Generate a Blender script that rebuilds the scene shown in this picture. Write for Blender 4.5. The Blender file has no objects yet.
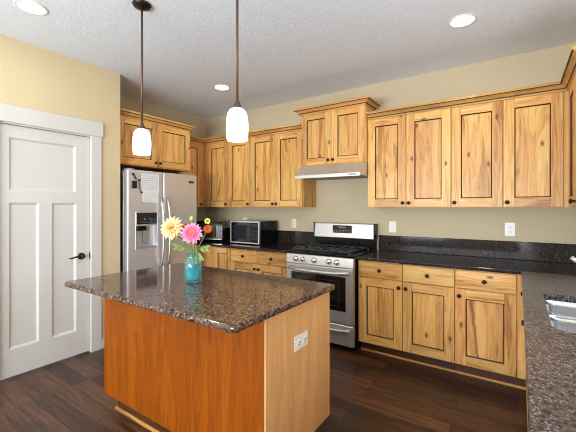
import bpy, bmesh, math, random
from mathutils import Vector, Matrix
random.seed(7)
sc = bpy.context.scene
C = sc.collection
rad = math.radians

# ------------------------------------------------------------------ camera
EYE = 1.381
cam_d = bpy.data.cameras.new('camera')
cam = bpy.data.objects.new('camera', cam_d); C.objects.link(cam)
cam.location = (0, 0, EYE)
cam.rotation_euler = (rad(90), 0, rad(34.0))
cam_d.sensor_fit = 'HORIZONTAL'; cam_d.sensor_width = 36.0
cam_d.lens = 36.0 * 341.0 / 576.0
cam_d.shift_y = -9.0 / 576.0
cam_d.clip_start = 0.02
sc.camera = cam

# ------------------------------------------------------------------ light
w = bpy.data.worlds.new('world'); sc.world = w; w.use_nodes = True
w.node_tree.nodes['Background'].inputs[0].default_value = (0.86, 0.93, 1.0, 1)
w.node_tree.nodes['Background'].inputs[1].default_value = 1.0

def area(name, loc, rot, sx, sy, power, col=(1, 1, 1)):
    l = bpy.data.lights.new(name, 'AREA'); l.shape = 'RECTANGLE'; l.size = sx; l.size_y = sy
    l.energy = power; l.color = col
    o = bpy.data.objects.new(name, l); C.objects.link(o)
    o.location = loc; o.rotation_euler = rot
    return o
area('rear_daylight_fill', (-1.30, -2.50, 1.62), (rad(90), 0, 0), 3.2, 1.4, 42, (0.85, 0.925, 1.0))  # added soft fill, standing in for daylight from an invented rear window
area('rear_ceiling_fill', (-1.30, -2.45, 1.15), (rad(128), 0, 0), 3.2, 0.7, 345, (0.85, 0.925, 1.0))  # added unseen uplight that brightens the ceiling
area('daylight_sink_window', (0.64, 1.70, 1.62), (rad(90), 0, rad(90)), 1.2, 1.0, 8, (0.85, 0.925, 1.0))
area('side_ceiling_fill', (0.63, 1.70, 1.40), (rad(122), 0, rad(90)), 1.2, 0.6, 15, (0.85, 0.925, 1.0))  # second added uplight for the ceiling, aimed up from the sink side

vs = sc.view_settings
vs.view_transform = 'Standard'; vs.look = 'None'; vs.gamma = 1.0; vs.use_curve_mapping = False
vs.exposure = -0.58
CAN_POWER = 4.0      # each recessed ceiling lamp
SHADE_EMIT = 3.2      # glowing pendant glass
PENDANT_POWER = 3.0
sc.cycles.max_bounces = 10; sc.cycles.diffuse_bounces = 5; sc.cycles.glossy_bounces = 5
sc.cycles.transmission_bounces = 10; sc.cycles.transparent_max_bounces = 12
sc.cycles.caustics_reflective = False; sc.cycles.caustics_refractive = False
sc.cycles.sample_clamp_indirect = 6.0
try:
    sc.cycles.use_denoising = True
    sc.cycles.use_adaptive_sampling = False
    sc.cycles.filter_width = 1.05
except Exception:
    pass

# ------------------------------------------------------------------ material helpers
def srgb(r, g, b):
    f = lambda c: (c / 255 / 12.92) if c / 255 <= 0.04045 else ((c / 255 + 0.055) / 1.055) ** 2.4
    return (f(r), f(g), f(b), 1.0)

class NT:
    def __init__(self, name):
        self.m = bpy.data.materials.new(name); self.m.use_nodes = True
        self.t = self.m.node_tree
        self.b = next(n for n in self.t.nodes if n.type == 'BSDF_PRINCIPLED')
    def n(self, kind, **kw):
        nd = self.t.nodes.new('ShaderNode' + kind)
        for k, v in kw.items():
            setattr(nd, k, v)
        return nd
    def put(self, sock, v):
        if hasattr(v, 'is_linked') or isinstance(v, bpy.types.NodeSocket):
            self.t.links.new(v, sock)
        elif v is not None:
            sock.default_value = v
    def math(self, op, a, b=None, clamp=False):
        nd = self.n('Math', operation=op); nd.use_clamp = clamp
        self.put(nd.inputs[0], a)
        if b is not None: self.put(nd.inputs[1], b)
        return nd.outputs[0]
    def comb(self, x, y, z):
        nd = self.n('CombineXYZ')
        for i, v in enumerate((x, y, z)): self.put(nd.inputs[i], v)
        return nd.outputs[0]
    def sep(self, v):
        nd = self.n('SeparateXYZ'); self.put(nd.inputs[0], v); return nd.outputs
    def vmath(self, op, a, b):
        nd = self.n('VectorMath', operation=op); self.put(nd.inputs[0], a); self.put(nd.inputs[1], b); return nd.outputs[0]
    def noise(self, vec, scale, detail=3, rough=0.55, dist=0.0):
        nd = self.n('TexNoise'); self.put(nd.inputs['Vector'], vec)
        nd.inputs['Scale'].default_value = scale; nd.inputs['Detail'].default_value = detail
        nd.inputs['Roughness'].default_value = rough; nd.inputs['Distortion'].default_value = dist
        return nd.outputs['Fac']
    def ramp(self, fac, stops, interp='LINEAR'):
        nd = self.n('ValToRGB'); self.put(nd.inputs[0], fac); e = nd.color_ramp
        e.interpolation = interp
        while len(e.elements) > len(stops): e.elements.remove(e.elements[-1])
        while len(e.elements) < len(stops): e.elements.new(0.5)
        for el, (p, c) in zip(e.elements, stops):
            el.position = p; el.color = c if len(c) == 4 else (*c, 1)
        return nd.outputs[0]
    def mix(self, fac, a, b, blend='MIX'):
        nd = self.n('Mix', data_type='RGBA', blend_type=blend)
        self.put(nd.inputs[0], fac); self.put(nd.inputs[6], a); self.put(nd.inputs[7], b)
        return nd.outputs[2]
    def bump(self, h, strength=0.2, dist=0.01):
        nd = self.n('Bump'); nd.inputs['Strength'].default_value = strength; nd.inputs['Distance'].default_value = dist
        self.put(nd.inputs['Height'], h); self.put(self.b.inputs['Normal'], nd.outputs[0])
    def set(self, **kw):
        for k, v in kw.items():
            self.put(self.b.inputs[k.replace('_', ' ')], v)

def obj_coord(N):
    return N.n('TexCoord').outputs['Object']
def seed_val(N):
    a = N.n('NewGeometry').outputs['Random Per Island']; b = N.n('ObjectInfo').outputs['Random']
    return N.math('FRACT', N.math('ADD', a, N.math('MULTIPLY', b, 1.618)))

def plain(name, col, rough=0.5, metal=0.0, spec=0.5, noise_amt=0.04, nscale=40, **kw):
    N = NT(name)
    f = N.noise(obj_coord(N), nscale, 3)
    c1 = tuple(min(1, c * (1 + noise_amt)) for c in col[:3]); c0 = tuple(c * (1 - noise_amt) for c in col[:3])
    N.set(Base_Color=N.ramp(f, [(0.3, c0), (0.7, c1)]), Roughness=rough, Metallic=metal)
    N.b.inputs['Specular IOR Level'].default_value = spec
    for k, v in kw.items():
        N.b.inputs[k.replace('_', ' ')].default_value = v
    return N.m

def wood(name, light, mid, dark, along='V', knots=1.0, rough=0.36, vary=0.12, figure=1.0, spec=0.4, streak=None):
    """Board material; every mesh island is its own board."""
    N = NT(name)
    x, y, z = N.sep(obj_coord(N))
    s = N.math('ADD', x, y)
    rnd = seed_val(N)
    off = N.math('MULTIPLY', rnd, 61.7)
    if along == 'V': a, c = z, s
    else: a, c = s, z
    a = N.math('ADD', a, off); c = N.math('ADD', c, N.math('MULTIPLY', off, 0.37))
    base = N.comb(c, a, 0.0)
    # knots
    kv = N.n('TexVoronoi', voronoi_dimensions='2D', feature='F1')
    N.put(kv.inputs['Vector'], N.comb(N.math('MULTIPLY', c, 5.0), N.math('MULTIPLY', a, 2.6), 0.0)); kv.inputs['Scale'].default_value = 1.0
    ksel = N.math('GREATER_THAN', N.sep(kv.outputs['Color'])[0], 0.5)
    kd = kv.outputs['Distance']
    bulge = N.math('MULTIPLY', N.math('MULTIPLY', N.math('POWER', N.math('SUBTRACT', 1.0, kd, True), 6.0), ksel), 0.03 * knots)
    c2 = N.math('ADD', c, bulge)
    # broad figure
    big = N.noise(N.comb(N.math('MULTIPLY', c2, 9.0), N.math('MULTIPLY', a, 0.9), 0.0), 1.0, 4, 0.55, 0.7 * figure)
    rings = N.math('FRACT', N.math('MULTIPLY', big, 7.0))
    rings = N.math('ABSOLUTE', N.math('SUBTRACT', N.math('MULTIPLY', rings, 2.0), 1.0))
    fine = N.noise(N.comb(N.math('MULTIPLY', c2, 130.0), N.math('MULTIPLY', a, 4.0), 0.0), 1.0, 3, 0.6)
    mid_n = N.noise(N.comb(N.math('MULTIPLY', c2, 55.0), N.math('MULTIPLY', a, 1.6), 7.0), 1.0, 4, 0.65, 0.3)
    tone = N.math('ADD', N.math('MULTIPLY', big, 0.62), N.math('ADD', N.math('MULTIPLY', rings, 0.13 * figure), N.math('ADD', N.math('MULTIPLY', fine, 0.20), N.math('MULTIPLY', mid_n, 0.28))))
    col = N.ramp(tone, [(0.44, dark), (0.60, mid), (0.78, light)])
    # dark mineral streaks
    st = N.noise(N.comb(N.math('MULTIPLY', c2, 16.0), N.math('MULTIPLY', a, 1.1), 3.0), 1.0, 5, 0.6, 1.2)
    stf = N.ramp(st, [(0.64, (0, 0, 0)), (0.70, (1, 1, 1))])
    col = N.mix(N.math('MULTIPLY', N.sep(stf)[0], 0.45 * knots), col, tuple(d * 0.55 for d in dark[:3]) + (1,))
    kf = N.math('MULTIPLY', N.sep(N.ramp(kd, [(0.03, (1, 1, 1)), (0.085, (0, 0, 0))]))[0], ksel)
    col = N.mix(N.math('MULTIPLY', kf, 0.85 * min(1, knots)), col, tuple(d * 0.30 for d in dark[:3]) + (1,))
    if streak is not None:
        wob = N.math('MULTIPLY', N.math('SUBTRACT', N.noise(N.comb(0.0, N.math('MULTIPLY', z, 9.0), 0.0), 1.0, 2), .5), .03)
        d = N.math('ABSOLUTE', N.math('SUBTRACT', N.math('SUBTRACT', x, N.math('MULTIPLY', N.math('SUBTRACT', z, .42), -.09)), N.math('ADD', wob, streak)))
        col = N.mix(N.math('MULTIPLY', N.sep(N.ramp(N.math('MULTIPLY', d, 60.0), [(0.35, (1, 1, 1)), (0.8, (0, 0, 0))]))[0], .75), col, srgb(136, 74, 32))
    v = N.math('ADD', 1.0 - vary, N.math('MULTIPLY', rnd, 2 * vary))
    hsv = N.n('HueSaturation'); N.put(hsv.inputs['Color'], col); N.put(hsv.inputs['Value'], v)
    N.put(hsv.inputs['Hue'], N.math('ADD', 0.493, N.math('MULTIPLY', N.math('FRACT', N.math('MULTIPLY', rnd, 7.3)), 0.014)))
    N.set(Base_Color=hsv.outputs[0], Roughness=rough)
    N.b.inputs['Specular IOR Level'].default_value = spec
    N.bump(fine, 0.05, 0.002)
    return N.m

def granite(name, base, brown, fleck, rough=0.09, fleck_amt=0.62, brown_amt=0.5, spec=0.5, sc=1.0):
    N = NT(name); co = obj_coord(N)
    d = N.noise(co, 50 * sc, 3, 0.6)
    wc = N.vmath('ADD', co, N.comb(N.math('MULTIPLY', d, 0.03), N.math('MULTIPLY', d, -0.02), 0.0))
    a = N.noise(wc, 58 * sc, 5, 0.7, 0.6)
    col = N.ramp(a, [(brown_amt - 0.05, base), (brown_amt + 0.07, brown), (brown_amt + 0.20, tuple(b * 0.55 for b in brown[:3]))])
    v = N.n('TexVoronoi', feature='F1'); N.put(v.inputs['Vector'], wc); v.inputs['Scale'].default_value = 170 * sc
    sel = N.math('GREATER_THAN', N.sep(v.outputs['Color'])[1], fleck_amt)
    f = N.math('MULTIPLY', N.sep(N.ramp(v.outputs['Distance'], [(0.32, (1, 1, 1)), (0.52, (0, 0, 0))]))[0], sel)
    col = N.mix(N.math('MULTIPLY', f, 0.75), col, fleck)
    v2 = N.n('TexVoronoi', feature='F1'); N.put(v2.inputs['Vector'], co); v2.inputs['Scale'].default_value = 110 * sc
    s2 = N.math('GREATER_THAN', N.sep(v2.outputs['Color'])[2], 0.80)
    f2 = N.math('MULTIPLY', N.sep(N.ramp(v2.outputs['Distance'], [(0.35, (1, 1, 1)), (0.5, (0, 0, 0))]))[0], s2)
    col = N.mix(N.math('MULTIPLY', f2, 0.85), col, (0.012, 0.011, 0.012, 1))
    N.set(Base_Color=col, Roughness=rough); N.b.inputs['Specular IOR Level'].default_value = spec
    return N.m

def steel(name, col=(0.55, 0.54, 0.52), rough=0.3, along='H', metal=1.0):
    N = NT(name); x, y, z = N.sep(obj_coord(N)); s = N.math('ADD', x, y)
    v = N.comb(N.math('MULTIPLY', s, 3.0), N.math('MULTIPLY', z, 400.0), 0) if along == 'H' else N.comb(N.math('MULTIPLY', s, 400.0), N.math('MULTIPLY', z, 3.0), 0)
    f = N.noise(v, 1.0, 2)
    N.set(Base_Color=N.ramp(f, [(0.3, tuple(c * 0.93 for c in col)), (0.7, tuple(min(1, c * 1.06) for c in col))]), Metallic=metal,
          Roughness=N.math('ADD', rough - 0.04, N.math('MULTIPLY', f, 0.08)))
    return N.m

def emit(name, col, strength, base=(0.9, 0.9, 0.9, 1)):
    N = NT(name); f = N.noise(obj_coord(N), 8, 2)
    N.set(Base_Color=base, Emission_Color=N.ramp(f, [(0.2, tuple(c * 0.97 for c in col[:3])), (0.8, col)]), Emission_Strength=strength, Roughness=0.25)
    return N.m

# ------------------------------------------------------------------ materials
W_L, W_M, W_D = srgb(230, 186, 118), srgb(214, 160, 90), srgb(166, 106, 50)
M = {}
M['wood_v'] = wood('knotty_alder_upright', W_L, W_M, W_D, 'V')
M['wood_h'] = wood('knotty_alder_lengthwise', W_L, W_M, W_D, 'H')
M['wood_streak'] = wood('red_streaked_alder', W_L, W_M, W_D, 'V', streak=-.105)
M['crown'] = wood('alder_moulding', srgb(216, 168, 102), srgb(196, 146, 80), srgb(150, 100, 50), 'H', knots=0.3)
M['glaze_shade'] = plain('glaze_and_shade_line', srgb(58, 34, 17), 0.5, noise_amt=0.2)  # brown glaze stain, with the crease shade painted in as well
M['toe'] = wood('shaded_toe_kick_wood', srgb(96, 60, 34), srgb(78, 48, 27), srgb(56, 34, 20), 'H', knots=0.2)  # shade under the cabinets is put into this dark brown
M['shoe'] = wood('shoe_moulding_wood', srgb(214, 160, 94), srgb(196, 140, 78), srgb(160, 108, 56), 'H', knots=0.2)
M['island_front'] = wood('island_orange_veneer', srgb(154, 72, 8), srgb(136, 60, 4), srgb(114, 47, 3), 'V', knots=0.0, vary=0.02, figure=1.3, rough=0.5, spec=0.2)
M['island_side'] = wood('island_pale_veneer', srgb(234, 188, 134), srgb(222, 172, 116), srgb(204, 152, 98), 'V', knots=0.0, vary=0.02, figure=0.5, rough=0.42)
M['granite'] = granite('dark_brown_granite', (0.010, 0.009, 0.009, 1), srgb(58, 46, 40), srgb(120, 104, 98), rough=0.10, fleck_amt=0.72, brown_amt=0.53, spec=0.25)
M['granite_island'] = granite('brown_granite', (0.016, 0.013, 0.013, 1), srgb(104, 80, 70), srgb(166, 144, 134), fleck_amt=0.62, brown_amt=0.48, spec=0.42, sc=.62)
M['granite_sink'] = granite('lightened_granite', (0.022, 0.020, 0.021, 1), srgb(92, 87, 84), srgb(164, 148, 152), rough=0.22, fleck_amt=0.6, brown_amt=0.47, spec=0.3)  # paler copy of the granite; reflected window light is put into its colour
M['steel'] = steel('brushed_steel', (0.66, 0.66, 0.66), 0.36, metal=0.72)
M['steel_v'] = steel('brushed_steel_upright', (0.74, 0.75, 0.78), 0.42, 'V', 0.72)
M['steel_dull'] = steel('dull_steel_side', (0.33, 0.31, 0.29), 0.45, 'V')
M['steel_bar'] = steel('handle_steel', (0.70, 0.69, 0.68), 0.32, 'V')
M['chrome'] = steel('polished_steel', (0.80, 0.80, 0.79), 0.12)
M['sink_steel'] = steel('sink_steel', (0.74, 0.80, 0.88), 0.24)
M['black'] = plain('black_enamel', (0.006, 0.006, 0.007, 1), 0.15, spec=0.25)
M['black_matte'] = plain('black_iron', (0.009, 0.009, 0.010, 1), 0.5, spec=0.3)
M['black_glass'] = plain('black_glass', (0.008, 0.008, 0.009, 1), 0.05)
M['toaster_shell'] = plain('dark_brown_shell', srgb(58, 44, 36), 0.25)
M['toaster_glass'] = plain('brown_oven_glass', srgb(52, 34, 22), 0.06)
M['cast'] = plain('cast_iron', (0.022, 0.022, 0.023, 1), 0.35)
M['bronze'] = plain('oil_rubbed_bronze', srgb(48, 38, 32), 0.35, metal=0.7)
M['rod'] = plain('brown_bronze_rod', srgb(98, 74, 60), 0.4, metal=0.5)
M['white_paint'] = plain('white_gloss_paint', srgb(214, 212, 208), 0.4, noise_amt=0.01)
M['white_plastic'] = plain('white_plastic', srgb(236, 234, 228), 0.3, noise_amt=0.01)
M['slot'] = plain('dark_slot', srgb(60, 58, 54), 0.5)
M['paper'] = plain('white_paper', srgb(232, 234, 236), 0.7, noise_amt=0.015)
M['ink'] = plain('grey_ink', srgb(176, 180, 186), 0.7)
M['grey_plastic'] = plain('grey_plastic', srgb(150, 147, 142), 0.4)
M['lcd'] = plain('pale_display_marks', srgb(112, 116, 118), 0.4)
M['shade'] = emit('lit_white_glass', (1.0, 0.97, 0.93), SHADE_EMIT)
M['can'] = emit('lit_recessed_lens', (1.0, 0.98, 0.95), 6.0)

def wallmat(name, col):
    N = NT(name); co = obj_coord(N)
    f = N.noise(co, 3, 2); t = N.noise(co, 220, 3)
    N.set(Base_Color=N.ramp(f, [(0.2, tuple(c * 0.98 for c in col[:3])), (0.8, tuple(c * 1.02 for c in col[:3]))]), Roughness=0.75)
    N.b.inputs['Specular IOR Level'].default_value = 0.25
    N.bump(t, 0.10, 0.003); return N.m
M['wall'] = wallmat('khaki_wall_paint', srgb(200, 186, 156))
M['wall_lit_warm'] = wallmat('warm_lit_beige_paint', srgb(216, 198, 161))  # warm light falling on the pantry wall is put into this colour
def ceilmat():
    N = NT('textured_ceiling_paint'); co = obj_coord(N)
    a = N.noise(co, 42, 4, 0.6, 0.4)
    k = N.ramp(a, [(0.44, (0, 0, 0)), (0.56, (1, 1, 1))])
    N.set(Base_Color=N.mix(N.sep(k)[0], srgb(224, 231, 240), srgb(230, 237, 246)), Roughness=0.85)
    N.b.inputs['Specular IOR Level'].default_value = 0.2
    N.bump(N.sep(k)[0], 0.16, 0.004); return N.m
M['ceiling'] = ceilmat()
def floormat():
    N = NT('dark_hand_scraped_planks'); x, y, z = N.sep(obj_coord(N))
    br = N.n('TexBrick'); br.offset = 0.37; br.offset_frequency = 3
    N.put(br.inputs['Vector'], N.comb(x, y, 0.0)); br.inputs['Scale'].default_value = 1.0
    br.inputs['Color1'].default_value = (0, 0, 0, 1); br.inputs['Color2'].default_value = (1, 1, 1, 1)
    br.inputs['Mortar'].default_value = (0.5, 0.5, 0.5, 1)
    br.inputs['Mortar Size'].default_value = 0.0022; br.inputs['Mortar Smooth'].default_value = 0.2
    br.inputs['Brick Width'].default_value = 0.95; br.inputs['Row Height'].default_value = 0.125
    pid = N.sep(br.outputs['Color'])[0]
    sx = N.math('ADD', x, N.math('MULTIPLY', pid, 17.0))
    big = N.noise(N.comb(N.math('MULTIPLY', sx, 2.2), N.math('MULTIPLY', y, 26.0), pid), 1.0, 5, 0.6, 0.8)
    fine = N.noise(N.comb(N.math('MULTIPLY', sx, 5.0), N.math('MULTIPLY', y, 160.0), pid), 1.0, 3, 0.6)
    t = N.math('ADD', N.math('MULTIPLY', big, 0.62), N.math('ADD', N.math('MULTIPLY', fine, 0.26), N.math('MULTIPLY', pid, 0.18)))
    col = N.ramp(t, [(0.40, srgb(32, 19, 13)), (0.54, srgb(70, 42, 28)), (0.74, srgb(122, 80, 55))])
    col = N.mix(br.outputs['Fac'], col, srgb(24, 14, 10))
    N.set(Base_Color=col, Roughness=N.math('ADD', 0.26, N.math('MULTIPLY', big, 0.16)))
    h = N.math('SUBTRACT', N.math('ADD', N.math('MULTIPLY', big, 0.6), N.math('MULTIPLY', N.noise(N.comb(N.math('MULTIPLY', x, 9.0), N.math('MULTIPLY', y, 14.0), pid), 1.0, 2), 0.6)), br.outputs['Fac'])
    N.bump(h, 0.35, 0.004); return N.m
M['floor'] = floormat()

# ------------------------------------------------------------------ mesh helpers
def box(bm, x0, x1, y0, y1, z0, z1, mat=0, bev=0.0, seg=1):
    if x0 > x1: x0, x1 = x1, x0
    if y0 > y1: y0, y1 = y1, y0
    if z0 > z1: z0, z1 = z1, z0
    v = [bm.verts.new(p) for p in ((x0, y0, z0), (x1, y0, z0), (x1, y1, z0), (x0, y1, z0), (x0, y0, z1), (x1, y0, z1), (x1, y1, z1), (x0, y1, z1))]
    fs = [bm.faces.new([v[i] for i in q]) for q in ((3, 2, 1, 0), (4, 5, 6, 7), (0, 1, 5, 4), (1, 2, 6, 5), (2, 3, 7, 6), (3, 0, 4, 7))]
    for f in fs: f.material_index = mat
    if bev > 0:
        es = list({e for f in fs for e in f.edges})
        r = bmesh.ops.bevel(bm, geom=es, offset=bev, segments=seg, profile=0.5, affect='EDGES', clamp_overlap=True)
        for f in r['faces']: f.material_index = mat
    return v

def lathe(bm, prof, center=(0, 0, 0), axis='Z', seg=24, mat=0, cap0=True, cap1=True):
    """prof: (radius, height) along the axis."""
    rings = []
    for r, h in prof:
        ring = []
        for k in range(seg):
            a = 2 * math.pi * k / seg; p = (r * math.cos(a), r * math.sin(a), h)
            if axis == 'X': p = (p[2], p[0], p[1])
            elif axis == 'Y': p = (p[0], p[2], -p[1])
            ring.append(bm.verts.new((p[0] + center[0], p[1] + center[1], p[2] + center[2])))
        rings.append(ring)
    for a, b in zip(rings, rings[1:]):
        for k in range(seg):
            f = bm.faces.new((a[k], a[(k + 1) % seg], b[(k + 1) % seg], b[k])); f.material_index = mat; f.smooth = True
    if cap0: f = bm.faces.new(list(reversed(rings[0]))); f.material_index = mat
    if cap1: f = bm.faces.new(rings[-1]); f.material_index = mat

def tube(bm, pts, r, seg=8, mat=0, caps=True):
    pts = [Vector(p) for p in pts]; rs = r if isinstance(r, (list, tuple)) else [r] * len(pts)
    up = Vector((0, 0, 1)); rings = []
    prev = None
    for i, p in enumerate(pts):
        t = (pts[min(i + 1, len(pts) - 1)] - pts[max(i - 1, 0)]).normalized()
        if prev is None:
            a = t.cross(up)
            if a.length < 1e-3: a = t.cross(Vector((1, 0, 0)))
        else:
            a = prev - t * prev.dot(t)
        a.normalize(); prev = a; b = t.cross(a)
        rings.append([bm.verts.new(p + (a * math.cos(2 * math.pi * k / seg) + b * math.sin(2 * math.pi * k / seg)) * rs[i]) for k in range(seg)])
    for x, y in zip(rings, rings[1:]):
        for k in range(seg):
            f = bm.faces.new((x[k], x[(k + 1) % seg], y[(k + 1) % seg], y[k])); f.material_index = mat; f.smooth = True
    if caps:
        for q in (list(reversed(rings[0])), rings[-1]):
            f = bm.faces.new(q); f.material_index = mat

def sweep(bm, prof, path, side=1, mat=0, dark=(2, 3, 7, 8)):
    """Mitred moulding: prof = (outward, z); path = (x, y) points; outward is to the side given."""
    P = [Vector((p[0], p[1])) for p in path]; n = len(P)
    nor = []
    for a, b in zip(P, P[1:]):
        d = (b - a).normalized(); nor.append(Vector((d.y, -d.x)) * side)
    rings = []
    for i in range(n):
        if i == 0: m = nor[0]
        elif i == n - 1: m = nor[-1]
        else:
            m = (nor[i - 1] + nor[i]); m = m / (m.dot(nor[i]))
        rings.append([bm.verts.new((P[i].x + m.x * o, P[i].y + m.y * o, z)) for o, z in prof])
    k = len(prof)
    for a, b in zip(rings, rings[1:]):
        for j in range(k):
            f = bm.faces.new((a[j], a[(j + 1) % k], b[(j + 1) % k], b[j])); f.material_index = 1 if j in dark else mat  # step undersides coloured dark, glaze and shade together
    for q in (rings[0], list(reversed(rings[-1]))):
        f = bm.faces.new(q); f.material_index = mat
    return rings

def rrect(x0, x1, y0, y1, r, seg=5):
    pts = []
    for cx, cy, a0 in ((x1 - r, y0 + r, -90), (x1 - r, y1 - r, 0), (x0 + r, y1 - r, 90), (x0 + r, y0 + r, 180)):
        for k in range(seg + 1):
            a = rad(a0 + 90 * k / seg); pts.append((cx + r * math.cos(a), cy + r * math.sin(a)))
    return pts

def prism(bm, pts, z0, z1, mat=0, hole=None):
    """Extruded outline, optional hole."""
    def loop(ps, z): return [bm.verts.new((p[0], p[1], z)) for p in ps]
    def walls(a, b, flip):
        k = len(a)
        for j in range(k):
            q = (a[j], a[(j + 1) % k], b[(j + 1) % k], b[j])
            f = bm.faces.new(q if not flip else tuple(reversed(q))); f.material_index = mat
    o0, o1 = loop(pts, z0), loop(pts, z1); walls(o0, o1, False)
    if hole is None:
        for q in (list(reversed(o0)), o1):
            f = bm.faces.new(q); f.material_index = mat
    else:
        h0, h1 = loop(hole, z0), loop(hole, z1); walls(h0, h1, True)
        for o, h in ((o0, h0), (o1, h1)):
            es = []
            for lp in (o, h):
                for j in range(len(lp)):
                    e = bm.edges.get((lp[j], lp[(j + 1) % len(lp)])); es.append(e)
            r = bmesh.ops.triangle_fill(bm, use_beauty=True, use_dissolve=False, edges=es)
            for g in r['geom']:
                if isinstance(g, bmesh.types.BMFace): g.material_index = mat
    return o0, o1

def root_of(o):
    while o.parent: o = o.parent
    return o
def obj(name, bm, mats, parent=None, world=True, recalc=True, smooth=False, label=None):
    me = bpy.data.meshes.new(name)
    if recalc: bmesh.ops.recalc_face_normals(bm, faces=bm.faces[:])
    if parent is not None and world:
        r = root_of(parent)
        bm.transform(r.matrix_basis.inverted())
    if smooth:
        for f in bm.faces: f.smooth = True
    bm.to_mesh(me); bm.free()
    for m in (mats if isinstance(mats, (list, tuple)) else [mats]):
        me.materials.append(M[m] if isinstance(m, str) else m)
    o = bpy.data.objects.new(name, me); C.objects.link(o)
    if parent is not None: o.parent = parent
    if label: o['label'] = label
    return o
def thing(name, label, cat, loc=(0, 0, 0), rotz=0.0, group=None):
    o = bpy.data.objects.new(name, None); C.objects.link(o)
    o.empty_display_size = 0.05
    o.location = loc; o.rotation_euler = (0, 0, rotz)
    o.matrix_basis = Matrix.Translation(Vector(loc)) @ Matrix.Rotation(rotz, 4, 'Z')
    o['label'] = label; o['category'] = cat
    if group: o['group'] = group
    return o
def tag(o, label, cat, group=None):
    o['label'] = label; o['category'] = cat
    if group: o['group'] = group
    return o
def recenter(o):
    """Move a world-built top-level mesh's origin to its base centre."""
    vs_ = [v.co for v in o.data.vertices]
    c = Vector(((min(v.x for v in vs_) + max(v.x for v in vs_)) / 2, (min(v.y for v in vs_) + max(v.y for v in vs_)) / 2, min(v.z for v in vs_)))
    o.data.transform(Matrix.Translation(-c)); o.location = c
    return o
def struct(name, bm, m, recalc=True):
    o = obj(name, bm, m, recalc=recalc); o['kind'] = 'structure'; return o
def B(): return bmesh.new()

# ------------------------------------------------------------------ room
XR, YB, XL, XP, ZC = 0.665, 3.66, -4.0, -3.37, 2.738
YR = -2.6
bm = B(); box(bm, XL - .1, XR + .1, YR - .1, YB + .1, -0.05, 0.0); struct('floor', bm, 'floor')
bm = B(); box(bm, XL - .1, XR + .1, YR - .1, YB + .1, ZC, ZC + 0.06); struct('ceiling', bm, 'ceiling')
bm = B(); box(bm, XL - .1, XR + .1, YB, YB + 0.1, 0, ZC); struct('wall_back', bm, 'wall')
bm = B(); box(bm, XL - .1, XL, 1.93, YB, 0, ZC); struct('wall_left', bm, 'wall')
# pantry wall with its doorway; the end return beside the fridge belongs to it
DY0, DY1, DZ = 0.945, 1.635, 2.04
bm = B()
box(bm, XP - .1, XP, YR, DY0 - .02, 0, ZC); box(bm, XP - .1, XP, DY1 + .02, 1.93, 0, ZC)
box(bm, XP - .1, XP, DY0 - .02, DY1 + .02, DZ + .02, ZC)
box(bm, XL, XP - .1, 1.83, 1.93, 0, ZC)
struct('wall_pantry', bm, 'wall_lit_warm')
WY0, WY1, WZ0, WZ1 = 1.10, 2.30, 1.12, 2.14
bm = B()
box(bm, XR, XR + .1, YR, WY0, 0, ZC); box(bm, XR, XR + .1, WY1, YB, 0, ZC)
box(bm, XR, XR + .1, WY0, WY1, 0, WZ0); box(bm, XR, XR + .1, WY0, WY1, WZ1, ZC)
struct('wall_right', bm, 'wall')
RX0, RX1, RZ1 = -2.9, 0.3, 2.36
bm = B()
box(bm, XL - .1, RX0, YR - .1, YR, 0, ZC); box(bm, RX1, XR + .1, YR - .1, YR, 0, ZC)
box(bm, RX0, RX1, YR - .1, YR, RZ1, ZC); box(bm, RX0, RX1, YR - .1, YR, 0, 0.8)
struct('wall_rear', bm, 'wall_lit_warm')
def window_frame(name, ax, a0, a1, z0, z1, p0, p1, t=0.05):
    bm = B()
    for q in ((a0, a1, z0, z0 + t), (a0, a1, z1 - t, z1), (a0, a0 + t, z0 + t, z1 - t), (a1 - t, a1, z0 + t, z1 - t), ((a0 + a1) / 2 - t / 2, (a0 + a1) / 2 + t / 2, z0 + t, z1 - t)):
        if ax == 'X': box(bm, q[0], q[1], p0, p1, q[2], q[3])
        else: box(bm, p0, p1, q[0], q[1], q[2], q[3])
    return struct(name, bm, 'white_paint')
window_frame('window_1', 'Y', WY0, WY1, WZ0, WZ1, XR + .03, XR + .08)
window_frame('added_rear_window', 'X', RX0, RX1, 0.8, RZ1, YR - .08, YR - .03, 0.07)  # unseen window added to let daylight in; sill raised against backsplash glare

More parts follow.
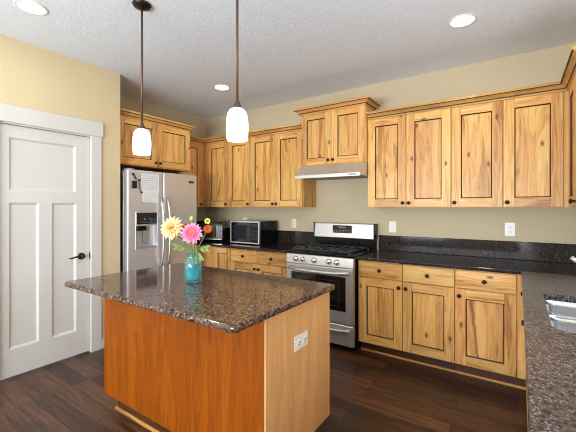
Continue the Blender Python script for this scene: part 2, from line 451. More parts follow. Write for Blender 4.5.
# pantry door: one wide panel over two tall ones
DX = XP - 0.012
door = thing('door_1', 'white three-panel craftsman door with a dark lever handle', 'door', (DX, (DY0 + DY1) / 2, 0)); door['kind'] = 'structure'
del door['category']
def panel_door(y0, y1, z0, z1, xf, holes):
    """Door leaf facing +X: flat stiles and rails, recessed panels with sloped sticking."""
    bm = B()
    ys = sorted({y0, y1, *[h[0] for h in holes], *[h[1] for h in holes]}); zs = sorted({z0, z1, *[h[2] for h in holes], *[h[3] for h in holes]})
    def inhole(y, z): return any(h[0] < y < h[1] and h[2] < z < h[3] for h in holes)
    for a, b in zip(ys, ys[1:]):
        for c, d in zip(zs, zs[1:]):
            if not inhole((a + b) / 2, (c + d) / 2):
                bm.faces.new([bm.verts.new(p) for p in ((xf, a, c), (xf, b, c), (xf, b, d), (xf, a, d))])
    for (a, b, c, d) in holes:
        s, dp = 0.018, 0.014
        o = [bm.verts.new(p) for p in ((xf, a, c), (xf, b, c), (xf, b, d), (xf, a, d))]
        i = [bm.verts.new(p) for p in ((xf - dp, a + s, c + s), (xf - dp, b - s, c + s), (xf - dp, b - s, d - s), (xf - dp, a + s, d - s))]
        for k in range(4): bm.faces.new((o[k], o[(k + 1) % 4], i[(k + 1) % 4], i[k]))
        bm.faces.new(i)
    xb = xf - 0.035
    for q in (((xf, y0, z0), (xb, y0, z0), (xb, y0, z1), (xf, y0, z1)), ((xf, y1, z0), (xf, y1, z1), (xb, y1, z1), (xb, y1, z0)),
              ((xf, y0, z1), (xb, y0, z1), (xb, y1, z1), (xf, y1, z1)), ((xf, y0, z0), (xf, y1, z0), (xb, y1, z0), (xb, y0, z0)),
              ((xb, y0, z0), (xb, y1, z0), (xb, y1, z1), (xb, y0, z1))):
        bm.faces.new([bm.verts.new(p) for p in q])
    bmesh.ops.remove_doubles(bm, verts=bm.verts[:], dist=1e-5)
    return bm
leaf = obj('door_leaf', panel_door(DY0, DY1, 0.015, DZ, DX, [(1.015, 1.514, 1.517, 1.943), (1.015, 1.222, 0.233, 1.417), (1.318, 1.518, 0.233, 1.417)]), 'white_paint', door)
bm = B(); HY, HZ = 1.560, 0.923
lathe(bm, [(0.032, 0), (0.032, 0.006), (0.026, 0.012), (0.012, 0.014), (0.011, 0.05), (0.014, 0.055), (0.002, 0.058)], (DX, HY, HZ), 'X', 20)
tube(bm, [(DX + .045, HY, HZ), (DX + .05, HY - .03, HZ + .004), (DX + .05, HY - .07, HZ + .002), (DX + .047, HY - .105, HZ - .008), (DX + .044, HY - .12, HZ - .004)], [.009, .009, .008, .007, .005], 10)
obj('lever_handle', bm, 'bronze', door, label='dark bronze lever handle')
bm = B(); box(bm, DX - .004, DX + .003, DY1 - .004, DY1 + .006, 0.89, 0.955); obj('latch_plate', bm, 'bronze', door, label='dark bronze latch plate')
for hz in (1.86, 1.10, 0.25):
    bm = B(); box(bm, DX, DX + .008, DY0 - .006, DY0 + .006, hz - .05, hz + .05); lathe(bm, [(0.007, hz - .055), (0.007, hz + .055)], (DX + .006, DY0, 0), 'Z', 10)
    obj('hinge', bm, 'bronze', door)
# casing: jamb legs, wider header (craftsman)
bm = B()
box(bm, XP, XP + .018, DY1 + .002, DY1 + .098, 0, DZ + .018, bev=.002); box(bm, XP, XP + .018, DY0 - .098, DY0 - .008, 0, DZ + .018, bev=.002)
box(bm, XP, XP + .024, DY0 - .115, DY1 + .112, DZ + .018, DZ + .155, bev=.002)
box(bm, XP - .10, XP, DY1 + .004, DY1 + .02, 0, DZ + .02); box(bm, XP - .10, XP, DY0 - .02, DY0 - .008, 0, DZ + .02); box(bm, XP - .10, XP, DY0 - .02, DY1 + .02, DZ + .006, DZ + .02)
struct('trim_1', bm, 'white_paint')
bm = B(); box(bm, XP, XP + .014, DY1 + .098, 1.93, 0, .09, bev=.003); struct('baseboard_pantry', bm, 'white_paint')
bm = B(); box(bm, XP, XP + .014, YR, DY0 - .098, 0, .09, bev=.003); struct('baseboard_left', bm, 'white_paint')

# ------------------------------------------------------------------ cabinets
class F:
    """A vertical front plane: local u runs along it, v is up, w comes out of it."""
    def __init__(self, o, u, n): self.o, self.u, self.n = Vector(o), Vector(u), Vector(n)
    def mat(self):
        return Matrix(((self.u.x, 0, self.n.x, self.o.x), (self.u.y, 0, self.n.y, self.o.y), (0, 1, 0, self.o.z), (0, 0, 0, 1)))
def put(bm, fr): bm.transform(fr.mat()); return bm

def shaker(fr, parent, u0, u1, v0, v1, knob=None, st=0.075, th=0.020, pm='wood_v'):
    bm = B(); g = 0.0026; u0 += g; u1 -= g
    def vbox(a, b, c, d, m):
        box(bm, a, b, c, d, 0.0005, th, m, 0.0012)
    vbox(u0, u0 + st, v0, v1, 0); vbox(u1 - st, u1, v0, v1, 0)
    vbox(u0 + st, u1 - st, v0, v0 + st, 1); vbox(u0 + st, u1 - st, v1 - st, v1, 1)
    # dark sticking round the panel: glaze stain plus painted crease shade
    a, b, c, d = u0 + st, u1 - st, v0 + st, v1 - st; s = 0.0078
    o = [bm.verts.new(p) for p in ((a, c, th - .001), (b, c, th - .001), (b, d, th - .001), (a, d, th - .001))]
    i = [bm.verts.new(p) for p in ((a + s, c + s, .009), (b - s, c + s, .009), (b - s, d - s, .009), (a + s, d - s, .009))]
    for k in range(4):
        f = bm.faces.new((o[k], o[(k + 1) % 4], i[(k + 1) % 4], i[k])); f.material_index = 2
    dr = obj('door', put(bm, fr), ['wood_v', 'wood_h', 'glaze_shade'], parent, recalc=True)
    bm = B(); n = max(2, round((b - a) / 0.10)); cuts = [a + .008] + [a + (b - a) * (k + random.uniform(-.2, .2)) / n for k in range(1, n)] + [b - .008]
    for p, q in zip(cuts, cuts[1:]): box(bm, p, q, c + .008, d - .008, .002, .0085)
    obj('panel', put(bm, fr), pm, dr)
    if knob:
        make_knob(fr, dr, *knob, th)
    return dr
def make_knob(fr, parent, u, v, th=0.020):
    bm = B(); lathe(bm, [(0.009, th - .001), (0.0085, th + .003), (0.006, th + .008), (0.0065, th + .014), (0.0150, th + .018), (0.0165, th + .023), (0.012, th + .029), (0.003, th + .031)], (u, v, 0), 'Z', 16)
    obj('knob', put(bm, fr), 'bronze', parent)
def drawer_front(fr, parent, u0, u1, v0, v1, th=0.020):
    bm = B(); g = 0.0026; box(bm, u0 + g, u1 - g, v0, v1, 0.0005, th, 0, .003, 2)
    dr = obj('drawer', put(bm, fr), 'wood_h', parent)
    make_knob(fr, dr, (u0 + u1) / 2, (v0 + v1) / 2, th); return dr

CAB = 'upper cabinets'
def cabinet(name, label, fr, u0, u1, z0, z1, depth, cat='cabinet', group=None, toe=0.0):
    ctr = fr.o + fr.u * ((u0 + u1) / 2) - fr.n * (depth / 2)
    t = thing(name, label, cat, (ctr.x, ctr.y, z0), 0, group)
    bm = B(); box(bm, u0 + .0004, u1 - .0004, z0 + toe, z1, -depth, 0, 0, .001)
    obj('carcass', put(bm, fr), 'wood_v', t)
    if toe:
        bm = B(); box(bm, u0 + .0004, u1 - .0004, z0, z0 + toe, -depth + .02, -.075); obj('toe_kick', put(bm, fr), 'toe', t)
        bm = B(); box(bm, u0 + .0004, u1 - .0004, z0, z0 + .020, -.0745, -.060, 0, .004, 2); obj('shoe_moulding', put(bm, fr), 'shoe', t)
    return t
ZU0, ZU1 = 1.378, 2.285
D0, D1 = 1.383, 2.266
DU = 0.322 - 0.02   # box depth behind the doors
FB = F((0, 3.36, 0), (1, 0, 0), (0, -1, 0))     # back-wall uppers: box face, doors stand 2 cm proud
dep = YB - 3.36
KZ = 1.42
# run to the side of the range nearest the sink
c = cabinet('upper_cabinet', 'two-door knotty wood wall cabinet beside the range hood, above the two-drawer base cabinet', FB, -1.274, -0.496, ZU0, ZU1, dep, group=CAB)
shaker(FB, c, -1.272, -0.890, D0, D1, (-0.918, KZ)); shaker(FB, c, -0.890, -0.497, D0, D1, (-0.862, KZ))
c = cabinet('upper_cabinet', 'single-door knotty wood wall cabinet third along from the hood toward the sink corner', FB, -0.496, -0.103, ZU0, ZU1, dep, group=CAB)
shaker(FB, c, -0.495, -0.104, D0, D1, (-0.468, KZ))
c = cabinet('upper_cabinet', 'single-door knotty wood wall cabinet at the sink corner, fourth door from the hood', FB, -0.103, 0.664, ZU0, ZU1, dep, group=CAB)
shaker(FB, c, -0.102, 0.290, D0, D1, (-0.074, KZ))
FR = F((0.335, 0, 0), (0, -1, 0), (-1, 0, 0))   # sink-wall uppers, u = -y
c = cabinet('upper_cabinet', 'knotty wood wall cabinet on the sink wall, around the corner from the others', FR, -3.338, -2.62, ZU0, ZU1, XR - .335 - .001, group=CAB)
shaker(FR, c, -3.30, -2.96, D0, D1, (-2.99, KZ)); shaker(FR, c, -2.96, -2.622, D0, D1, (-2.93, KZ))
# run between the range and the refrigerator
c = cabinet('upper_cabinet', 'two-door knotty wood wall cabinet above the microwave end nearest the range hood', FB, -2.84, -2.050, ZU0, ZU1, dep, group=CAB)
shaker(FB, c, -2.839, -2.445, D0, D1, (-2.472, KZ)); shaker(FB, c, -2.445, -2.052, D0, D1, (-2.418, KZ))
c = cabinet('upper_cabinet', 'single-door knotty wood wall cabinet over the microwave, second from the fridge corner', FB, -3.225, -2.84, ZU0, ZU1, dep, group=CAB)
shaker(FB, c, -3.224, -2.841, D0, D1, (-2.868, KZ))
c = cabinet('upper_cabinet', 'knotty wood wall cabinet in the corner over the toaster oven', FB, -3.999, -3.225, ZU0, ZU1, dep, group=CAB)
shaker(FB, c, -3.62, -3.226, D0, D1, (-3.254, KZ))
FL = F((-3.69, 0, 0), (0, 1, 0), (1, 0, 0))     # fridge-wall uppers, u = y
c = cabinet('upper_cabinet', 'narrow knotty wood wall cabinet between the refrigerator and the corner', FL, 2.892, 3.338, ZU0, ZU1, 0.309, group=CAB)
shaker(FL, c, 2.894, 3.285, D0, D1, (3.257, KZ))
# crowns
def crown_prof(z0, h, p):
    k = h / .068; q = p / .050
    return [(x * q, z0 + z * k) for x, z in ((0, 0), (.008, 0), (.008, .014), (.015, .015), (.015, .021), (.020, .026), (.030, .037), (.041, .043), (.041, .047), (.050, .048), (.050, .068), (0, .068))]
CP = crown_prof(ZU1 - .018, 0.068, 0.050)
bm = B(); sweep(bm, CP, [(-1.272, 3.3395), (0.3145, 3.3395), (0.3145, 2.62)], 1)
tag(recenter(obj('crown_moulding', bm, ['crown', 'glaze_shade'])), 'wooden crown moulding turning the corner above the cabinets between hood and sink wall', 'moulding', 'crown mouldings')
bm = B(); sweep(bm, CP, [(-3.6695, 2.95), (-3.6695, 3.3395), (-2.050, 3.3395)], 1)
tag(recenter(obj('crown_moulding', bm, ['crown', 'glaze_shade'])), 'wooden crown moulding turning the fridge corner above the microwave side cabinets', 'moulding', 'crown mouldings')
# hood cabinet
FH = F((0, 3.295, 0), (1, 0, 0), (0, -1, 0))
c = cabinet('hood_cabinet', 'short raised two-door knotty wood cabinet directly above the range hood', FH, -2.036, -1.274, 1.832, 2.435, YB - 3.295)
shaker(FH, c, -2.032, -1.655, 1.842, 2.418, (-1.683, 1.885), st=.072); shaker(FH, c, -1.655, -1.278, 1.842, 2.418, (-1.627, 1.885), st=.072)
bm = B(); sweep(bm, crown_prof(2.410, 0.066, 0.060), [(-2.036, 3.55), (-2.036, 3.2745), (-1.274, 3.2745), (-1.274, 3.55)], 1); obj('crown', bm, ['crown', 'glaze_shade'], c)
# cabinet over the refrigerator
FF = F((-3.46, 0, 0), (0, 1, 0), (1, 0, 0))
c = cabinet('fridge_cabinet', 'deep two-door knotty wood cabinet above the refrigerator', FF, 1.932, 2.890, 1.83, 2.36, 0.538)
shaker(FF, c, 1.945, 2.412, 1.842, 2.338, (2.384, 1.885), st=.07); shaker(FF, c, 2.412, 2.886, 1.842, 2.338, (2.440, 1.885), st=.07)
bm = B(); sweep(bm, crown_prof(2.335, 0.066, 0.05), [(-3.4395, 1.933), (-3.4395, 2.890), (-3.64, 2.890)], 1); obj('crown', bm, ['crown', 'glaze_shade'], c)

# base cabinets
FBB = F((0, 3.07, 0), (1, 0, 0), (0, -1, 0)); bd = YB - 3.07
ZB = 0.8835
BG = 'base cabinets'
c = cabinet('base_cabinet', 'two-door, two-drawer knotty wood base cabinet beside the range', FBB, -1.262, -0.426, 0, ZB, bd, group=BG, toe=0.105)
drawer_front(FBB, c, -1.250, -0.842, .730, .872); drawer_front(FBB, c, -0.842, -0.427, .730, .872)
shaker(FBB, c, -1.250, -0.842, .115, .722, (-0.872, .668)); shaker(FBB, c, -0.842, -0.427, .115, .722, (-0.812, .668))
c = cabinet('base_cabinet', 'knotty wood base cabinet at the sink corner, its door panel marked by a reddish streak', FBB, -0.426, 0.0645, 0, ZB, bd, group=BG, toe=0.105)
drawer_front(FBB, c, -0.425, -0.008, .730, .872); shaker(FBB, c, -0.425, -0.008, .115, .722, (-0.392, .668), pm='wood_streak')
FSB = F((0.065, 0, 0), (0, -1, 0), (-1, 0, 0))  # sink run, u = -y
c = cabinet('sink_cabinet', 'long knotty wood base cabinet under the sink counter, seen edge-on', FSB, -3.069, -0.35, 0, 0.66, XR - .066, toe=0.105)
bm = B(); box(bm, .066, .088, .351, 3.068, .66, ZB); box(bm, .088, XR - .002, .351, .38, .66, ZB); box(bm, .088, XR - .002, 2.45, 3.068, .66, ZB); obj('apron', bm, 'wood_h', c)
shaker(FSB, c, -2.99, -2.47, .115, .872, (-2.93, .765))
shaker(FSB, c, -2.45, -2.02, .115, .872, (-2.20, .765)); shaker(FSB, c, -2.02, -1.59, .115, .872)
shaker(FSB, c, -1.55, -1.0, .115, .872); shaker(FSB, c, -1.0, -.40, .115, .872)
c = cabinet('base_cabinet', 'two-drawer knotty wood base cabinet under the microwave, next to the range', FBB, -2.907, -2.040, 0, ZB, bd, group=BG, toe=0.105)
drawer_front(FBB, c, -2.905, -2.488, .730, .872); drawer_front(FBB, c, -2.488, -2.070, .730, .872)
shaker(FBB, c, -2.905, -2.488, .115, .722, (-2.518, .668)); shaker(FBB, c, -2.488, -2.070, .115, .722, (-2.458, .668))
c = cabinet('base_cabinet', 'knotty wood corner base cabinet under the toaster oven, beside the fridge', FBB, -3.998, -2.907, 0, ZB, bd, group=BG, toe=0.105)
shaker(FBB, c, -3.19, -2.909, .115, .872, None, st=.062)
bm = B(); box(bm, -3.998, -3.42, 2.885, 3.0695, .105, ZB); obj('side_panel', bm, 'wood_v', c)

# ------------------------------------------------------------------ counters
def slab(name, pts, z0, z1, mat, label, hole=None, bev=0.008):
    bm = B(); prism(bm, pts, z0, z1, 0, hole)
    bmesh.ops.recalc_face_normals(bm, faces=bm.faces[:])
    hs = set() if not hole else {(round(p[0], 4), round(p[1], 4)) for p in hole}
    es = [e for e in bm.edges if len(e.link_faces) == 2 and e.calc_face_angle(0) > 1.0 and abs(e.verts[0].co.z - e.verts[1].co.z) < 1e-5
          and (round(e.verts[0].co.x, 4), round(e.verts[0].co.y, 4)) not in hs]
    bmesh.ops.bevel(bm, geom=es, offset=bev, segments=3, profile=0.5, affect='EDGES', clamp_overlap=True)
    return tag(recenter(obj(name, bm, mat)), label, 'countertop', 'granite countertops')
ZT = 0.914; ZS = 0.884
slab('granite_countertop', [(-1.262, 3.020), (XR - .001, 3.020), (XR - .001, YB - .001), (-1.262, YB - .001)], ZS, ZT, 'granite', 'dark granite countertop between the range and the sink corner')
SX0, SX1, SY0, SY1 = 0.110, 0.540, 1.640, 2.310
slab('granite_countertop', [(0.020, 0.35), (XR - .001, 0.35), (XR - .001, 3.0195), (0.020, 3.0195)], ZS, ZT, 'granite_sink', 'lightened speckled granite countertop around the sink', hole=rrect(SX0, SX1, SY0, SY1, 0.055))
slab('granite_countertop', [(-3.999, 2.884), (-3.375, 2.884), (-3.375, 3.020), (-2.040, 3.020), (-2.040, YB - .001), (-3.999, YB - .001)], ZS, ZT, 'granite', 'dark granite countertop under the microwave and toaster oven')
def splash(x0, x1, y0, y1, label, mat='granite'):
    bm = B(); box(bm, x0, x1, y0, y1, ZT + .0005, 1.075, 0, .003)
    return tag(recenter(obj('backsplash', bm, mat)), label, 'backsplash', 'granite backsplashes')
splash(-1.262, XR - .001, YB - .022, YB - .001, 'long low dark granite backsplash between the range and the sink corner')
splash(XR - .022, XR - .001, 0.35, YB - .0225, 'low granite backsplash along the sink wall', 'granite')
splash(-3.999, -2.040, YB - .022, YB - .001, 'low dark granite backsplash behind the microwave')
splash(-3.999, -3.978, 2.884, YB - .0225, 'short dark granite backsplash on the wall beside the refrigerator')

# sink: two bowls under the cut-out
sink = thing('kitchen_sink', 'undermount stainless steel double-bowl sink set in the lightened granite counter', 'sink', ((SX0 + SX1) / 2, (SY0 + SY1) / 2, 0.70))
def bowl(y0, y1, depth, name):
    bm = B(); e = 0.006
    loops = []
    for (ins, z, r) in ((-.012, ZS - .0005, .06), (-.004, ZS - .001, .058), (0.0, ZS - .006, .055), (.004, ZS - .03, .052), (.012, ZS - depth + .03, .05), (.03, ZS - depth + .006, .045), (.06, ZS - depth, .04)):
        loops.append([bm.verts.new((p[0], p[1], z)) for p in rrect(SX0 - e + ins, SX1 + e - ins, y0 + ins, y1 - ins, r)])
    for a, b in zip(loops, loops[1:]):
        k = len(a)
        for j in range(k):
            f = bm.faces.new((a[j], b[j], b[(j + 1) % k], a[(j + 1) % k])); f.smooth = True
    bm.faces.new(loops[-1])
    o = obj(name, bm, 'sink_steel', sink, recalc=False)
    md = o.modifiers.new('gauge', 'SOLIDIFY'); md.thickness = 0.0015; md.offset = 0
    bm = B(); cx, cy = (SX0 + SX1) / 2, (y0 + y1) / 2
    lathe(bm, [(.042, ZS - depth + .001), (.042, ZS - depth + .004), (.030, ZS - depth + .005), (.026, ZS - depth + .002)], (cx, cy, 0), 'Z', 20)
    obj('drain', bm, 'chrome', o)
bowl(2.009, SY1 + .006, 0.20, 'large_bowl'); bowl(SY0 - .006, 1.991, 0.17, 'small_bowl')
bm = B(); box(bm, SX0 + .012, SX1 - .012, 1.985, 2.015, ZS - .012, ZS - .004, 0, .002); obj('divider', bm, 'sink_steel', sink)
# faucet
fc = thing('kitchen_faucet', 'brushed steel pull-out kitchen faucet rising over the sink', 'faucet', (0.592, 2.0, ZT))
bm = B(); lathe(bm, [(.030, ZT + .0003), (.030, ZT + .008), (.024, ZT + .014), (.022, ZT + .06), (.023, ZT + .10), (.016, ZT + .115)], (.592, 2.0, 0), 'Z', 20); obj('body', bm, 'steel', fc)
bm = B(); tube(bm, [(.585, 2.0, ZT + .045), (.50, 2.0, ZT + .085), (.40, 2.0, ZT + .125), (.27, 2.0, 1.100), (.20, 2.0, 1.152)], [.015, .013, .011, .010, .009], 14)
obj('spout', bm, 'steel', fc)
bm = B(); tube(bm, [(.592, 2.0, ZT + .11), (.60, 2.03, ZT + .15), (.60, 2.07, ZT + .19)], [.010, .008, .007], 10); obj('lever', bm, 'steel', fc)

# ------------------------------------------------------------------ island
IX0, IX1, IY0, IY1, IZ = -2.31, -0.940, 1.212, 1.842, 0.130
isl = thing('kitchen_island', 'kitchen island with orange-stained front panel and pale end panel', 'island', ((IX0 + IX1) / 2, (IY0 + IY1) / 2, 0))
bm = B(); box(bm, IX0, IX1 - .018, IY0 + .018, IY1, IZ, ZB, 0, .001); obj('carcass', bm, 'wood_v', isl)
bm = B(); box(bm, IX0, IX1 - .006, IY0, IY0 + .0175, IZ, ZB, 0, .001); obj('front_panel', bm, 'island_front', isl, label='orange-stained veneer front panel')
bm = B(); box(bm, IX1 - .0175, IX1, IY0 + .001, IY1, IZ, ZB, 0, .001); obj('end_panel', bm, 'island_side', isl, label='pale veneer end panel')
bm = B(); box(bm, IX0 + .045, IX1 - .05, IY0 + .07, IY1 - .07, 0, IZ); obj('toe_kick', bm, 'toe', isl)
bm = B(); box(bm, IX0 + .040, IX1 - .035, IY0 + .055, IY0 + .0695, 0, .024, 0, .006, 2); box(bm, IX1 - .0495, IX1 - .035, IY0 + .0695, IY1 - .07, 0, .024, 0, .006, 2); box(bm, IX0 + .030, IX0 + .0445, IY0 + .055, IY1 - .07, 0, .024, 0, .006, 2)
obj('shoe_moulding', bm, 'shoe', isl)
FI = F((0, IY1, 0), (-1, 0, 0), (0, 1, 0))
for k in range(3):
    u0 = -IX1 + .02 + k * .443
    drawer_front(FI, isl, u0, u0 + .443, .73, .872); shaker(FI, isl, u0, u0 + .443, .14, .722, (u0 + .04, .668))
bm = B(); prism(bm, rrect(-2.352, -0.910, 0.978, 1.868, 0.025), ZS, ZT + .002)
bmesh.ops.recalc_face_normals(bm, faces=bm.faces[:])
es = [e for e in bm.edges if len(e.link_faces) == 2 and e.calc_face_angle(0) > 1.0 and abs(e.verts[0].co.z - e.verts[1].co.z) < 1e-5]
bmesh.ops.bevel(bm, geom=es, offset=.012, segments=4, profile=0.5, affect='EDGES', clamp_overlap=True)
tag(recenter(obj('granite_countertop', bm, 'granite_island')), 'polished brown granite countertop on the island', 'countertop', 'granite countertops')

# ------------------------------------------------------------------ outlets and switches
def plate(fr, u, v, wd, ht, kind, label):
    p = fr.o + fr.u * u
    t = thing('wall_outlet' if kind != 'switch' else 'light_switch', label, 'outlet' if kind != 'switch' else 'switch', (p.x, p.y, v), 0, 'outlet plates')
    bm = B(); box(bm, u - wd / 2, u + wd / 2, v - ht / 2, v + ht / 2, 0.0006, .006, 0, .002, 2); obj('cover_plate', put(bm, fr), 'white_plastic', t)
    bm = B()
    if kind == 'wide':
        for s in (-1, 1): box(bm, u + s * .030 - .017, u + s * .030 + .017, v - .017, v + .017, .005, .009, 0, .002)
    else:
        box(bm, u - .017, u + .017, v - .034, v + .034, .005, .009, 0, .0015)
    f = obj('receptacle' if kind != 'switch' else 'rocker', put(bm, fr), 'white_plastic', t)
    if kind != 'switch':
        bm = B()
        for s in (-1, 1):
            for q in (-1, 1):
                if kind == 'wide': box(bm, u + s * .030 - .006, u + s * .030 + .004, v + q * .007 - .0016, v + q * .007 + .0016, .0088, .0096)
                else: box(bm, u + q * .007 - .0014, u + q * .007 + .0014, v + s * .018 - .004, v + s * .018 + .006, .0088, .0096)
            if kind == 'wide': lathe(bm, [(.003, .0088), (.003, .0096)], (u + s * .030 + .010, v, 0), 'Z', 10)
            else: lathe(bm, [(.003, .0088), (.003, .0096)], (u, v + s * .018 - .009, 0), 'Z', 10)
        obj('slots', put(bm, fr), 'slot', f)
FW = F((0, YB, 0), (1, 0, 0), (0, -1, 0))
plate(FW, -1.115, 1.168, .075, .118, 'switch', 'plain white switch plate on the back wall above the two-drawer base cabinet')
plate(FW, -0.060, 1.180, .080, .122, 'tall', 'white outlet on the back wall near the sink corner')
plate(FW, -2.375, 1.172, .072, .116, 'tall', 'white outlet on the back wall between the microwave and the range')
plate(FW, -3.20, 1.176, .072, .116, 'tall', 'white outlet half hidden behind the microwave')
plate(F((IX1, 0, 0), (0, 1, 0), (1, 0, 0)), 1.512, .683, .128, .076, 'wide', 'white sideways outlet on the pale end panel of the island')

# ------------------------------------------------------------------ range
RX0_, RX1_, RYF, RYB = -2.026, -1.276, 2.985, 3.655
rg = thing('gas_range', 'freestanding stainless steel gas range with five knobs', 'range', (-1.651, 3.3, 0))
bm = B(); box(bm, RX0_, RX1_, RYF + .04, RYB, .05, .895, 0, .002); box(bm, RX0_ + .02, RX1_ - .02, RYF + .08, RYB - .03, 0, .06); obj('body', bm, 'black', rg)
# cooktop tray with raised rim
bm = B(); box(bm, RX0_, RX1_, RYF + .005, 3.565, .896, .918, 0, .006, 2); obj('cooktop', bm, 'black', rg)
def fronted(pts, x0, x1):
    bm = B(); a = [bm.verts.new((x0, y, z)) for y, z in pts]; b = [bm.verts.new((x1, y, z)) for y, z in pts]; k = len(pts)
    for j in range(k): bm.faces.new((a[j], a[(j + 1) % k], b[(j + 1) % k], b[j]))
    bm.faces.new(a); bm.faces.new(list(reversed(b))); return bm
cp = obj('control_panel', fronted([(RYF + .06, .800), (RYF - .005, .800), (RYF - .012, .806), (RYF + .002, .892), (RYF + .010, .8955), (RYF + .06, .8955)], RX0_, RX1_), 'steel', rg)
for kx in (-1.905, -1.825, -1.690, -1.525, -1.440):
    bm = B(); lathe(bm, [(.029, -.004), (.029, .004), (.026, .008), (.025, .026), (.022, .032), (.002, .033)], (0, 0, 0), 'Z', 20)
    box(bm, -.004, .004, -.019, .019, .030, .038, 0, .002)
    bm.transform(Matrix.Translation((kx, RYF - .006, .848)) @ Matrix.Rotation(rad(82), 4, 'X'))
    obj('control_knob', bm, 'chrome', rg)
# oven door
od = fronted([(RYF + .04, .265), (RYF - .002, .265), (RYF - .008, .275), (RYF - .008, .785), (RYF - .002, .795), (RYF + .04, .795)], RX0_ + .002, RX1_ - .002)
odo = obj('oven_door', od, 'steel', rg)
bm = B(); box(bm, RX0_ + .060, RX1_ - .075, RYF - .0095, RYF - .0075, .385, .712, 0, .0008); dw = obj('oven_window', bm, 'black_glass', odo, label='black glass oven window')
bm = B()
for a in (RX0_ + .130, RX1_ - .145): box(bm, a - .002, a + .002, RYF - .0102, RYF - .0092, .430, .668)
for z in (.43, .668): box(bm, RX0_ + .130, RX1_ - .145, RYF - .0102, RYF - .0092, z - .002, z + .002)
obj('window_border', bm, 'slot', dw)
def bar_handle(x0, x1, y, z, bow, r, parent, sag=0.0):
    bm = B(); pts = []; n = 14
    for k in range(n + 1):
        t = k / n; x = x0 + (x1 - x0) * t; e = 1 - (2 * t - 1) ** 4
        pts.append((x, y - .010 - (bow - .010) * e, z - sag * (1 - (2 * t - 1) ** 2)))
    tube(bm, pts, r, 12)
    for v in bm.verts: v.co.z = z + (v.co.z - z) * 1.35
    obj('handle', bm, 'steel', parent)
bar_handle(RX0_ + .03, RX1_ - .03, RYF - .004, .757, .052, .012, odo, .012)
dwr = obj('drawer', fronted([(RYF + .04, .062), (RYF - .004, .062), (RYF - .008, .070), (RYF - .008, .248), (RYF - .002, .256), (RYF + .04, .256)], RX0_ + .002, RX1_ - .002), 'steel', rg)
bar_handle(RX0_ + .10, RX1_ - .03, RYF - .004, .213, .036, .011, dwr, .010)
# burners and cast grates
for bx, by, r in ((-1.865, 3.13, .040), (-1.865, 3.42, .034), (-1.651, 3.28, .05), (-1.437, 3.13, .046), (-1.437, 3.42, .034)):
    bm = B(); lathe(bm, [(r + .012, .9175), (r + .012, .924), (r, .926), (r * .95, .934), (r * .6, .937), (.002, .937)], (bx, by, 0), 'Z', 20); obj('burner', bm, 'black_matte', rg)
for gx in (-1.865, -1.651, -1.437):
    bm = B(); hx, y0, y1, z = .104, 3.03, 3.52, .952
    for s in (-1, 1): box(bm, gx + s * hx - .006, gx + s * hx + .006, y0, y1, z - .012, z, 0, .002)
    for y in (y0, (y0 + y1) / 2, y1): box(bm, gx - hx, gx + hx, y - .006, y + .006, z - .012, z, 0, .002)
    for y in (3.13, 3.42):
        box(bm, gx - .005, gx + .005, y - .095, y - .02, z - .008, z + .004, 0, .002); box(bm, gx - .005, gx + .005, y + .02, y + .095, z - .008, z + .004, 0, .002)
        box(bm, gx - .095, gx - .02, y - .005, y + .005, z - .008, z + .004, 0, .002); box(bm, gx + .02, gx + .095, y - .005, y + .005, z - .008, z + .004, 0, .002)
    for s in (-1, 1):
        for y in (y0, y1): box(bm, gx + s * hx - .007, gx + s * hx + .007, y - .007, y + .007, .9175, z - .005)
    obj('grate', bm, 'cast', rg)
bm = B(); box(bm, RX0_ + .006, RX1_ - .006, 3.566, RYB, .896, 1.035, 0, .003); obj('riser', bm, 'black', rg)
bg = obj('backguard', fronted([(RYB, 1.030), (3.560, 1.030), (3.552, 1.036), (3.566, 1.188), (3.576, 1.197), (RYB, 1.197)], RX0_ + .012, RX1_ - .012), 'steel', rg)
for s, x in ((-1, RX0_), (1, RX1_ - .012)):
    bm = B(); box(bm, x, x + .0118, 3.548, RYB, 1.030, 1.199, 0, .003); obj('end_cap', bm, 'black', bg)
bm = B(); box(bm, -1.775, -1.540, 3.5495, 3.556, 1.085, 1.172, 0, .002); bm.transform(Matrix.Translation((0, .004, 0)))
dp = obj('display', bm, 'black_glass', bg, label='black clock and control display')
bm = B(); box(bm, -1.700, -1.615, 3.5525, 3.5538, 1.140, 1.158)
for k in range(6): box(bm, -1.765 + k * .038, -1.745 + k * .038, 3.5525, 3.5538, 1.112, 1.120)
for k in range(6): box(bm, -1.765 + k * .038, -1.745 + k * .038, 3.5525, 3.5538, 1.096, 1.102)
obj('display_marks', bm, 'lcd', dp)

# range hood
hd = thing('range_hood', 'slim stainless steel under-cabinet range hood above the gas range', 'hood', (-1.655, 3.4, 1.69))
bm = fronted([(YB - .001, 1.8315), (3.275, 1.8315), (3.150, 1.722), (3.150, 1.690), (3.162, 1.690), (3.18, 1.705), (YB - .001, 1.705)], -2.034, -1.276)
obj('canopy', bm, 'steel', hd)
bm = B(); box(bm, -1.98, -1.33, 3.20, 3.60, 1.700, 1.7045)
for k in range(22): box(bm, -1.96 + k * .028, -1.946 + k * .028, 3.24, 3.56, 1.697, 1.700)
obj('filter', bm, 'grey_plastic', hd)
bm = B(); box(bm, -1.40, -1.32, 3.1485, 3.1505, 1.699, 1.715); obj('switch_panel', bm, 'grey_plastic', hd)

